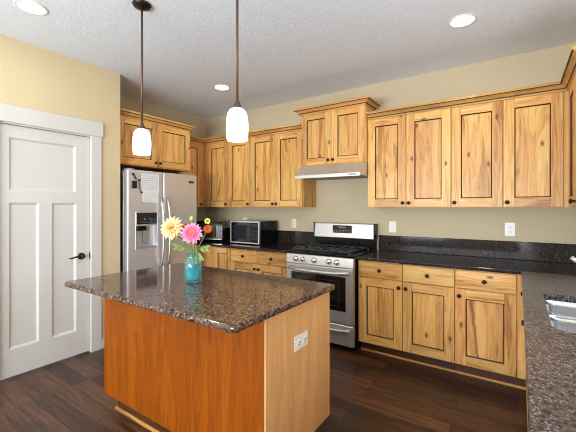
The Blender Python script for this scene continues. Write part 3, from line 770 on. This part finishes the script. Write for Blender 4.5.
# ------------------------------------------------------------------ refrigerator
fg = thing('refrigerator', 'side-by-side stainless steel refrigerator with ice and water dispenser', 'refrigerator', (-3.66, 2.42, 0))
FX = -3.30
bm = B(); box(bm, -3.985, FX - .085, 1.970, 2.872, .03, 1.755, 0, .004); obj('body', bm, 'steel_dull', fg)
bm = B(); box(bm, FX - .083, FX - .070, 1.980, 2.862, .10, 1.745); obj('gasket', bm, 'black_matte', fg)
bm = B(); box(bm, FX - .11, FX - .055, 1.985, 2.860, .004, .085)
for k in range(10): box(bm, FX - .056, FX - .052, 1.99, 2.855, .014 + k * .007, .017 + k * .007)
obj('base_grille', bm, 'black_matte', fg)
DYA, DYB_, DZA, DZB = 2.060, 2.312, .945, 1.320
bm = B()
# freezer door built around the dispenser opening
def fdoor(bm, y0, y1, hole=None):
    z0, z1, x0, x1 = .09, 1.77, FX - .069, FX
    prof = lambda y: 0
    if hole is None:
        box(bm, x0, x1, y0, y1, z0, z1, 0, .012, 3); return
    a, b, c, d = hole
    box(bm, x0, x1, y0, y1, z0, z1, 0, .012, 3)
    ff = max((f for f in bm.faces), key=lambda f: f.calc_center_median().x + (0.5 if f.calc_area() > .3 else 0))
    outer = list(ff.verts); bm.faces.remove(ff)
    o = outer
    h = [bm.verts.new((x1, p, q)) for p, q in ((a, c), (b, c), (b, d), (a, d))]
    i = [bm.verts.new((x1 - .055, p, q)) for p, q in ((a + .01, c + .01), (b - .01, c + .01), (b - .01, d), (a + .01, d))]
    es = []
    for lp in (o, h):
        for j in range(len(lp)):
            e = bm.edges.get((lp[j], lp[(j + 1) % len(lp)])) or bm.edges.new((lp[j], lp[(j + 1) % len(lp)])); es.append(e)
    bmesh.ops.triangle_fill(bm, use_beauty=True, edges=es)
    for k in range(4): bm.faces.new((h[k], h[(k + 1) % 4], i[(k + 1) % 4], i[k]))
    bm.faces.new(i)
fdoor(bm, 1.967, 2.388, (DYA, DYB_, DZA, DZB)); fd = obj('freezer_door', bm, 'steel_v', fg)
bm = B(); fdoor(bm, 2.396, 2.875); rd = obj('fridge_door', bm, 'steel_v', fg)
bm = B(); box(bm, FX - .035, FX + .003, DYA + .004, DYB_ - .004, 1.198, DZB - .003, 0, .002); dpn = obj('dispenser_panel', bm, 'black_glass', fd, label='black dispenser control panel')
bm = B()
for yy in (2.150, 2.215): box(bm, FX + .003, FX + .0038, yy, yy + .022, 1.245, 1.262)
box(bm, FX + .003, FX + .0038, 2.13, 2.25, 1.215, 1.219); obj('button_marks', bm, 'lcd', dpn)
bm = B(); box(bm, FX - .054, FX - .010, DYA + .02, DYB_ - .125, 1.130, 1.197, 0, .004); obj('chute', bm, 'black', fd, label='black ice chute')
bm = B(); box(bm, FX - .050, FX - .030, DYA + .105, DYB_ - .075, .985, 1.165, 0, .006, 2); bm.transform(Matrix.Translation((0, 0, 0))); obj('paddle', bm, 'grey_plastic', fd)
bm = B(); box(bm, FX - .053, FX + .006, DYA + .006, DYB_ - .006, DZA - .006, DZA + .012, 0, .003); obj('drip_tray', bm, 'grey_plastic', fd)
bm = B()
for (a0, a1, c0, c1) in ((DYA - .008, DYA, DZA - .01, DZB + .008), (DYB_, DYB_ + .008, DZA - .01, DZB + .008), (DYA, DYB_, DZB, DZB + .008), (DYA, DYB_, 1.180, 1.197)): box(bm, FX - .001, FX + .004, a0, a1, c0, c1, 0, .001)
obj('dispenser_surround', bm, 'steel', fd)
for yy, par in ((2.352, fd), (2.436, rd)):
    bm = B(); pts = []
    for k in range(15):
        t = k / 14; e = 1 - (2 * t - 1) ** 4
        pts.append((FX + .004 + .055 * e, yy, .70 + .79 * t))
    tube(bm, pts, .0125, 12); obj('handle', bm, 'steel_bar', par)
for yy in (2.02, 2.82):
    bm = B(); box(bm, FX - .12, FX - .02, yy - .03, yy + .03, 1.7555, 1.785, 0, .006); obj('hinge_cover', bm, 'grey_plastic', fg)
bm = B(); box(bm, FX + .0002, FX + .003, 2.745, 2.822, 1.668, 1.694, 0, .001); bdg = obj('badge', bm, 'black', rd, label='small dark badge')
bm = B()
for k in range(7): box(bm, FX + .003, FX + .0034, 2.752 + k * .0092, 2.758 + k * .0092, 1.678, 1.685)
obj('badge_marks', bm, 'lcd', bdg)
# papers and magnets on the freezer door
def sheet(y0, y1, z0, z1, x, tilt, label, lines):
    bm = B(); cy, cz = (y0 + y1) / 2, (z0 + z1) / 2
    n = 6
    g = [[bm.verts.new((x + .0012 * math.sin(i * 1.3 + j), y0 + (y1 - y0) * i / n, z0 + (z1 - z0) * j / n)) for j in range(n + 1)] for i in range(n + 1)]
    for i in range(n):
        for j in range(n): bm.faces.new((g[i][j], g[i + 1][j], g[i + 1][j + 1], g[i][j + 1]))
    for ly, lz, lw, lh in lines: box(bm, x + .0013, x + .0017, y0 + ly, y0 + ly + lw, z0 + lz - lh / 2, z0 + lz + lh / 2, 1)
    bm.transform(Matrix.Translation((0, cy, cz)) @ Matrix.Rotation(rad(tilt), 4, 'X') @ Matrix.Translation((0, -cy, -cz)))
    o = tag(recenter(obj('paper_sheet', bm, ['paper', 'ink'])), label, 'paper', 'papers on the refrigerator')
    md = o.modifiers.new('sheet', 'SOLIDIFY'); md.thickness = 0.0006; return o
ln = [(.02, .025 + .024 * k, .17, .003) for k in range(7)] + [(.02 + .028 * k, .10, .002, .13) for k in range(7)]
sheet(2.118, 2.332, 1.545, 1.738, FX + .0045, 1.0, 'upper white printed sheet on the freezer door, ruled like a calendar', ln)
sheet(2.128, 2.326, 1.430, 1.556, FX + .0020, -1.0, 'lower white sheet on the freezer door, tucked under the calendar-like page', [(.02, .02 + .02 * k, .12 + .04 * (k % 2), .0025) for k in range(5)])
bm = B(); box(bm, FX + .0003, FX + .016, 2.012, 2.062, 1.575, 1.652, 0, .003); box(bm, FX + .016, FX + .018, 2.018, 2.056, 1.585, 1.640, 0, .001)
tag(recenter(obj('magnet_holder', bm, 'black_matte')), 'black square magnetic holder on the freezer door', 'magnet')
bm = B(); tube(bm, [(FX + .009, 2.030, 1.722), (FX + .009, 2.058, 1.668)], .006, 8); lathe(bm, [(.011, FX + .0004), (.011, FX + .012)], (0, 2.026, 1.722), 'X', 12)
tag(recenter(obj('magnet_pen', bm, 'black_matte')), 'thin black pen stuck to the freezer door above the square holder', 'pen')
bm = B(); box(bm, FX + .0003, FX + .013, 2.080, 2.108, 1.655, 1.672, 0, .003); tube(bm, [(FX + .005, 2.082, 1.66), (FX + .005, 2.10, 1.62), (FX + .005, 2.090, 1.59), (FX + .005, 2.112, 1.548), (FX + .006, 2.125, 1.540)], .003, 6); lathe(bm, [(.010, FX + .0022), (.010, FX + .010)], (0, 2.120, 1.535), 'X', 12)
tag(recenter(obj('magnet_clip', bm, 'black_matte')), 'small black magnet clip with a dangling cord beside the papers', 'magnet')

# ------------------------------------------------------------------ microwave
mw = thing('microwave', 'black and stainless microwave oven on the dark granite counter', 'microwave', (-2.838, 3.4, ZT))
MX0, MX1, MY0, MY1, MZ0, MZ1 = -3.076, -2.600, 3.23, 3.60, .926, 1.204
bm = B(); box(bm, MX0, MX1, MY0 + .022, MY1, MZ0, MZ1, 0, .004); 
for k in range(8): box(bm, MX1 - .0005, MX1 + .0008, 3.40 + k * .02, 3.41 + k * .02, 1.12, 1.17)
obj('body', bm, 'black', mw)
for a in (MX0 + .04, MX1 - .04):
    for b in (MY0 + .06, MY1 - .04):
        bm = B(); lathe(bm, [(.014, ZT + .0003), (.016, MZ0 + .001)], (a, b, 0), 'Z', 12); obj('foot', bm, 'black_matte', mw)
bm = B()
for q in ((MX0, MX1, MZ0, MZ0 + .016), (MX0, MX1, MZ1 - .016, MZ1), (MX0, MX0 + .016, MZ0 + .016, MZ1 - .016), (MX1 - .018, MX1, MZ0 + .016, MZ1 - .016)): box(bm, q[0], q[1], MY0 - .002, MY0 + .0215, q[2], q[3], 0, .001)
obj('front_frame', bm, 'steel', mw, label='stainless front frame')
bm = B(); box(bm, MX0 + .0165, -2.735, MY0, MY0 + .021, MZ0 + .0165, MZ1 - .0165, 0, .001); md_ = obj('door', bm, 'black_glass', mw)
bm = B(); box(bm, MX0 + .07, -2.80, MY0 - .0008, MY0 + .0004, MZ0 + .05, MZ1 - .05); obj('window', bm, 'black_matte', md_)
bm = B(); box(bm, -2.7345, MX1 - .0185, MY0 + .001, MY0 + .021, MZ0 + .0165, MZ1 - .0165, 0, .001); cpn = obj('control_panel', bm, 'black', mw)
bm = B()
for i in range(3):
    for j in range(5): box(bm, -2.722 + i * .032, -2.702 + i * .032, MY0 + .0002, MY0 + .0012, MZ0 + .05 + j * .026, MZ0 + .062 + j * .026)
box(bm, -2.722, -2.635, MY0 + .0002, MY0 + .0012, MZ1 - .06, MZ1 - .035)
obj('keypad', bm, 'slot', cpn)

# toaster oven, turned in the corner
TO = (-3.497, 3.304, ZT)
to = thing('toaster_oven', 'glossy dark toaster oven with chrome trim in the corner beside the microwave', 'toaster oven', TO, rad(30))
def L(name, bm, m, par=to, **k): return obj(name, bm, m, par, world=False, **k)
bm = B(); W2, D2 = .18, .115
prof = []
for k in range(9):
    a = rad(180 - 180 * k / 8); prof.append((math.cos(a), math.sin(a)))
side = [(-D2, .03), (-D2, .215)] + [(-D2 + .05 - .05 * math.cos(rad(90 * k / 5)), .215 + .055 * math.sin(rad(90 * k / 5))) for k in range(1, 6)] + [(D2 - .04, .27), (D2, .235), (D2, .03)]
a = [bm.verts.new((-W2, y, z)) for y, z in side]; b = [bm.verts.new((W2, y, z)) for y, z in side]
for j in range(len(side)):
    f = bm.faces.new((a[j], a[(j + 1) % len(side)], b[(j + 1) % len(side)], b[j])); f.smooth = 2 <= j <= 6
bm.faces.new(a); bm.faces.new(list(reversed(b))); L('body', bm, 'toaster_shell')
bm = B(); box(bm, -W2 + .012, W2 - .085, -D2 - .010, -D2 + .0005, .060, .215, 0, .004); tod = L('door', bm, 'toaster_glass')
bm = B(); tube(bm, [(-W2 + .03, -D2 - .010, .205), (-W2 + .03, -D2 - .035, .205), (W2 - .105, -D2 - .035, .205), (W2 - .105, -D2 - .010, .205)], .006, 8); L('handle', bm, 'chrome', tod)
bm = B(); box(bm, -W2 - .003, W2 + .003, -D2 - .014, D2, .026, .046, 0, .005); L('base_trim', bm, 'chrome', label='chrome base trim')
bm = B(); box(bm, -W2 - .002, W2 + .002, -D2 + .02, D2 - .02, .2705, .276, 0, .002); L('top_plate', bm, 'toaster_shell')
for z in (.095, .145, .195):
    bm = B(); lathe(bm, [(.017, 0), (.016, .014), (.012, .016), (.001, .016)], (0, 0, 0), 'Z', 16); bm.transform(Matrix.Translation((W2 - .040, -D2 - .0003, z)) @ Matrix.Rotation(rad(90), 4, 'X')); L('control_knob', bm, 'grey_plastic')
for sx in (-1, 1):
    for sy in (-1, 1):
        bm = B(); lathe(bm, [(.012, .0004), (.014, .028)], (sx * .15, sy * .09, 0), 'Z', 10); L('foot', bm, 'black_matte')

# ------------------------------------------------------------------ ceiling fittings
def pendant(x, y, zb, label):
    t = thing('pendant_light', label, 'pendant light', (x, y, zb), 0, 'pendant lights over the island')
    bm = B(); lathe(bm, [(.060, ZC - .0005), (.060, ZC - .006), (.052, ZC - .018), (.030, ZC - .026), (.010, ZC - .034)], (x, y, 0), 'Z', 24); obj('canopy', bm, 'bronze', t)
    bm = B(); tube(bm, [(x, y, ZC - .030), (x, y, zb + .205)], .0068, 10); obj('rod', bm, 'rod', t)
    bm = B(); lathe(bm, [(.007, zb + .215), (.012, zb + .205), (.020, zb + .185), (.027, zb + .172), (.027, zb + .165)], (x, y, 0), 'Z', 20); obj('socket_cap', bm, 'rod', t)
    bm = B()
    pr = [(.028, .168), (.040, .160), (.049, .145), (.055, .120), (.058, .090), (.0585, .060), (.057, .030), (.054, .004), (.052, .000)]
    lathe(bm, [(r, zb + h) for r, h in pr] + [(.050, zb + .002), (.0545, zb + .060), (.052, zb + .118), (.046, zb + .142), (.026, zb + .160)], (x, y, 0), 'Z', 28, cap0=False, cap1=False)
    obj('shade', bm, 'shade', t, label='glowing white glass shade')
    l = bpy.data.lights.new('pendant_bulb', 'POINT'); l.energy = PENDANT_POWER; l.color = (1, .93, .82); l.shadow_soft_size = .03
    o = bpy.data.objects.new('pendant_bulb', l); C.objects.link(o); o.parent = t; o.location = (0, 0, -.02)
pendant(-2.088, 1.346, 1.733, 'white glass pendant hanging over the island end nearest the pantry door')
pendant(-1.232, 1.346, 1.733, 'white glass pendant hanging over the island in front of the wall cabinets')

def recessed(x, y, label):
    t = thing('recessed_light', label, 'ceiling light', (x, y, ZC), 0, 'recessed ceiling lights')
    bm = B(); lathe(bm, [(.076, ZC - .0005), (.096, ZC - .0005), (.096, ZC - .004), (.090, ZC - .006), (.078, ZC - .004)], (x, y, 0), 'Z', 32, cap0=False, cap1=False); obj('trim_ring', bm, 'white_plastic', t)
    bm = B(); lathe(bm, [(.079, ZC - .0008), (.079, ZC - .0035), (.05, ZC - .005), (.002, ZC - .006)], (x, y, 0), 'Z', 32); obj('lens', bm, 'can', t)
    l = bpy.data.lights.new('recessed_lamp', 'AREA'); l.shape = 'DISK'; l.size = .15; l.energy = CAN_POWER; l.color = (1, .96, .90)
    o = bpy.data.objects.new('recessed_lamp', l); C.objects.link(o); o.parent = t; o.location = (0, 0, -.012)
recessed(-0.337, 2.77, 'round lit recessed ceiling light in front of the sink-side wall cabinets')
recessed(-2.785, 2.79, 'round lit recessed ceiling light between the two pendant rods')
recessed(-2.740, 0.945, 'round lit recessed ceiling light near the pantry door')
recessed(-0.337, 0.945, 'round lit recessed ceiling light over the sink counter')

# ------------------------------------------------------------------ vase and flowers
VX, VY, VZ = -1.677, 1.430, ZT + .0023
def thin_glass(name, tint, body, body_amt, gloss=1.0):
    """Clear tinted layer with a fresnel sheen and a little coloured body."""
    N = NT(name); t = N.t
    tr = N.n('BsdfTransparent'); tr.inputs[0].default_value = tint
    df = N.n('BsdfTranslucent'); f = N.noise(obj_coord(N), 30, 2); N.put(df.inputs[0], N.ramp(f, [(0.3, tuple(c * .9 for c in body[:3])), (0.7, body)]))
    d2 = N.n('BsdfDiffuse'); N.put(d2.inputs[0], body)
    m0 = N.n('MixShader'); m0.inputs[0].default_value = .5; t.links.new(df.outputs[0], m0.inputs[1]); t.links.new(d2.outputs[0], m0.inputs[2])
    m1 = N.n('MixShader'); m1.inputs[0].default_value = body_amt; t.links.new(tr.outputs[0], m1.inputs[1]); t.links.new(m0.outputs[0], m1.inputs[2])
    gl = N.n('BsdfGlossy'); gl.inputs['Roughness'].default_value = .04
    fr = N.n('Fresnel'); fr.inputs[0].default_value = 1.45
    m2 = N.n('MixShader'); N.put(m2.inputs[0], N.math('MULTIPLY', fr.outputs[0], gloss)); t.links.new(m1.outputs[0], m2.inputs[1]); t.links.new(gl.outputs[0], m2.inputs[2])
    out = next(n for n in t.nodes if n.type == 'OUTPUT_MATERIAL'); t.links.new(m2.outputs[0], out.inputs[0]); t.nodes.remove(N.b)
    return N.m
M['vase_glass'] = thin_glass('aqua_glass', (0.90, 0.99, 1.0, 1), (0.30, 0.85, 0.95, 1), .10, .5)
M['water'] = thin_glass('turquoise_water', (0.50, 0.96, 1.0, 1), (0.04, 0.78, 0.90, 1), .42, .2)
vs_t = thing('glass_vase', 'small aqua glass jar vase on the island countertop', 'vase', (VX, VY, VZ))
bm = B()
outer = [(.002, 0), (.044, 0), (.050, .006), (.052, .03), (.052, .115), (.048, .135), (.041, .150), (.041, .176), (.043, .180)]
inner = [(.039, .178), (.038, .150), (.045, .133), (.049, .114), (.049, .03), (.046, .010), (.002, .008)]
lathe(bm, [(r, VZ + h) for r, h in outer + inner], (VX, VY, 0), 'Z', 28, cap0=True, cap1=True); obj('jar', bm, 'vase_glass', vs_t)
bm = B(); lathe(bm, [(.002, VZ + .0085), (.0457, VZ + .0105), (.0487, VZ + .03), (.0487, VZ + .095), (.002, VZ + .095)], (VX, VY, 0), 'Z', 28); obj('water', bm, 'water', vs_t)

right = Vector((math.cos(rad(34)), math.sin(rad(34)), 0)); fwd = Vector((-math.sin(rad(34)), math.cos(rad(34)), 0)); up = Vector((0, 0, 1))
V0 = Vector((VX, VY, 0))
def petalmat(name, tip, core, r0, r1, mid=None):
    N = NT(name); c = obj_coord(N); nd = N.n('VectorMath', operation='LENGTH'); N.put(nd.inputs[0], c)
    f = N.noise(c, 60, 2); d = N.math('ADD', nd.outputs['Value'], N.math('MULTIPLY', N.math('SUBTRACT', f, .5), .012))
    mr = N.n('MapRange'); N.put(mr.inputs[0], d); mr.inputs[1].default_value = r0; mr.inputs[2].default_value = r1
    N.set(Base_Color=N.ramp(mr.outputs[0], [(0.0, core), (0.4, mid), (1.0, tip)] if mid else [(0.0, core), (1.0, tip)]), Roughness=.55); N.b.inputs['Specular IOR Level'].default_value = .25
    N.b.inputs['Subsurface Weight'].default_value = .0
    return N.m
M['petal_peach'] = petalmat('peach_petals', srgb(255, 224, 172), srgb(248, 200, 110), .015, .06, srgb(252, 206, 140))
M['petal_pink'] = petalmat('pink_petals', srgb(250, 178, 212), srgb(248, 176, 120), .016, .068, srgb(238, 96, 150))
M['petal_orange'] = petalmat('orange_petals', srgb(240, 130, 62), srgb(232, 104, 44), .008, .03)
M['petal_yellow'] = petalmat('pale_yellow_petals', srgb(236, 222, 120), srgb(220, 190, 60), .004, .02)
M['leaf'] = plain('green_leaf', srgb(112, 140, 66), .5, noise_amt=.15)
M['bud'] = plain('green_bud', srgb(176, 184, 84), .5, noise_amt=.1)
M['disc'] = plain('olive_flower_centre', srgb(140, 118, 30), .7, noise_amt=.2)
def petal(bm, R, ln, wd, cup, rise, mat=0):
    """One pointed cupped petal along +x lifted by 'rise', rotated by R."""
    prof = [(0, .30), (.25, .75), (.55, 1.0), (.80, .78), (1.0, .06)]
    rows = []
    for t, wf in prof:
        row = []
        for s in (-1, 0, 1):
            p = Vector((t * ln, s * wd / 2 * wf, (abs(s) * cup * wd * wf)))
            lift = rise * t * ln - .18 * ln * t * t
            row.append(bm.verts.new(R @ Vector((p.x, p.y, p.z + lift))))
        rows.append(row)
    for a, b in zip(rows, rows[1:]):
        for k in range(2):
            f = bm.faces.new((a[k], a[k + 1], b[k + 1], b[k])); f.smooth = True; f.material_index = mat
def bloom_mesh(rings, rnd):
    bm = B()
    for (n, ln, wd, tilt, off) in rings:
        for k in range(n):
            a = 2 * math.pi * (k + off) / n + rnd.uniform(-.08, .08)
            R = Matrix.Rotation(a, 3, 'Z') @ Matrix.Rotation(-rad(tilt + rnd.uniform(-6, 6)), 3, 'Y')
            petal(bm, R, ln * rnd.uniform(.92, 1.06), wd, .22, .12)
    return bm
def flower(name, label, cat, pos, face, rings, pm, base, centre=None, leafs=0, group='cut flowers in the vase', seed=1, stem_r=.0032):
    rnd = random.Random(seed)
    t = thing(name, label, cat, tuple(pos), 0, group)
    f = Vector(face).normalized(); q = f.to_track_quat('Z', 'Y').to_matrix().to_4x4()
    bm = bloom_mesh(rings, rnd); bm.transform(q)
    bo = obj('petals', bm, pm, t, world=False)
    bm = B(); lathe(bm, [(.001, -.016), (.006, -.013), (.010, -.004), (.009, .004), (.002, .008)], (0, 0, 0), 'Z', 12); bm.transform(q); obj('calyx', bm, 'leaf', t, world=False)
    if centre:
        bm = B(); lathe(bm, [(centre, 0), (centre, .004), (centre * .7, .008), (.001, .009)], (0, 0, 0), 'Z', 14); bm.transform(q); obj('flower_centre', bm, 'disc', t, world=False)
    neck = Vector((VX, VY, VZ + .178)) + base * .6
    bot = Vector((VX, VY, VZ + .016)) - base * .9
    p0 = Vector(pos) - f * .012
    pts = []
    for k in range(11):
        s = k / 10
        a = p0.lerp(p0 - f * .06 + Vector((0, 0, -.02)), min(1, s * 2)) if False else None
        c1 = p0 - f * .05 - up * .02
        if s <= .6:
            u = s / .6; b = (1 - u) ** 2 * p0 + 2 * u * (1 - u) * c1 + u * u * neck
        else:
            u = (s - .6) / .4; b = neck.lerp(bot, u)
        pts.append(b)
    bm = B(); tube(bm, pts, stem_r, 7); obj('stem', bm, 'leaf', t)
    for k in range(leafs):
        an = pts[3 + k % 3]; d = (right * rnd.choice((-1, 1)) * .8 + up * rnd.uniform(-.1, .5) - fwd * rnd.uniform(0, .6)).normalized()
        bm = B(); nrm = d.cross(up).normalized(); rows = []
        for j in range(6):
            s = j / 5; wv = .014 * math.sin(math.pi * min(1, s * .92 + .06)); c = an + d * (.055 * s) - up * (.02 * s * s)
            rows.append([bm.verts.new(c - nrm * wv), bm.verts.new(c - up * .003), bm.verts.new(c + nrm * wv)])
        for x, y in zip(rows, rows[1:]):
            for m in range(2):
                ff = bm.faces.new((x[m], x[m + 1], y[m + 1], y[m])); ff.smooth = True
        obj('leaf', bm, 'leaf', t)
    return t
BIG = [(15, .072, .019, -22, .3), (17, .075, .020, 2, 0), (16, .070, .019, 20, .5), (14, .060, .017, 38, .2), (11, .046, .014, 55, .6), (7, .030, .010, 74, .1)]
PNK = [(18, .068, .020, 4, 0), (17, .064, .020, 20, .5), (15, .054, .018, 36, .2), (12, .040, .015, 54, .6), (8, .024, .010, 72, .1)]
SML = [(11, .030, .013, 10, 0), (10, .025, .012, 36, .5), (7, .017, .009, 62, .2)]
flower('dahlia', 'large peach and yellow dahlia in the aqua vase', 'flower', V0 - right * .130 + up * 1.250 - fwd * .01, -fwd * .9 - right * .12 + up * .35, BIG, 'petal_peach', right * -.018, leafs=1, seed=2)
flower('dahlia', 'large pink dahlia with a pale orange centre in the aqua vase', 'flower', V0 + right * .010 + up * 1.220 - fwd * .055, -fwd * .9 + up * .35, PNK, 'petal_pink', right * .006 - fwd * .01, leafs=2, seed=3)
flower('small_orange_flower', 'small orange bloom tucked between the peach and pink dahlias', 'flower', V0 - right * .062 + up * 1.257 + fwd * .055, -fwd * .7 + up * .5, SML, 'petal_orange', right * -.006 + fwd * .014, seed=4)
flower('small_orange_flower', 'small orange bloom peeking out beside the pink dahlia on the microwave side', 'flower', V0 + right * .082 + up * 1.240 + fwd * .03, -fwd * .8 + right * .3 + up * .2, SML, 'petal_orange', right * .016 + fwd * .010, leafs=1, seed=5)
flower('yellow_daisy', 'small pale yellow flower with an olive centre above the orange bloom', 'flower', V0 + right * .086 + up * 1.292 + fwd * .015, -fwd * .9 + up * .3, [(12, .020, .009, 12, 0)], 'petal_yellow', right * .019, centre=.009, seed=6, stem_r=.0022)
# green bud
bt = thing('flower_bud', 'green-yellow flower bud standing above the dahlias', 'flower', tuple(V0 - right * .018 + up * 1.306 + fwd * .03), 0, 'cut flowers in the vase')
bm = B(); lathe(bm, [(.003, -.016), (.011, -.006), (.013, .004), (.010, .014), (.003, .019)], tuple(V0 - right * .018 + up * 1.306 + fwd * .03), 'Z', 14); obj('bud', bm, 'bud', bt)
p = V0 - right * .018 + up * 1.292 + fwd * .03
bm = B(); tube(bm, [p, p - up * .09 - right * .004, Vector((VX, VY, VZ + .178)) + fwd * .020, Vector((VX, VY, VZ + .02)) - fwd * .03], .0022, 7); obj('stem', bm, 'leaf', bt)
# drooping leaf sprays at the jar mouth
for i, (dx, dz, ln) in enumerate(((-.10, .03, .11), (.085, .02, .10), (.045, -.035, .07))):
    t = thing('leaf_spray', ('green leaf sprig leaning out of the vase under the peach dahlia', 'green leaf sprig curving out of the vase toward the range', 'short green leaf sprig drooping over the vase rim')[i], 'leaf', tuple(V0 + up * (VZ + .18)), 0, 'leaf sprigs in the vase')
    a = V0 + up * (VZ + .19) + right * (dx * .22); b = V0 + up * (VZ + .185 + dz) + right * dx - fwd * .02
    lo = V0 + up * (VZ + .05) - right * (dx * .2)
    bm = B(); tube(bm, [lo, a, a.lerp(b, .6) + up * .02, b], .002, 6); obj('stalk', bm, 'leaf', t)
    for s in range(4):
        c = a.lerp(b, .35 + .2 * s) + up * .012; d = ((b - a).normalized() + up * (.4 if s % 2 else -.5)).normalized(); nrm = d.cross(fwd).normalized()
        bm = B(); rows = []
        for j in range(6):
            u = j / 5; wv = .010 * math.sin(math.pi * min(1, u * .92 + .06)); q = c + d * (.042 * u) - up * .012 * u * u
            rows.append([bm.verts.new(q - nrm * wv), bm.verts.new(q + fwd * .002), bm.verts.new(q + nrm * wv)])
        for x, y in zip(rows, rows[1:]):
            for m in range(2):
                ff = bm.faces.new((x[m], x[m + 1], y[m + 1], y[m])); ff.smooth = True
        obj('leaf', bm, 'leaf', t)
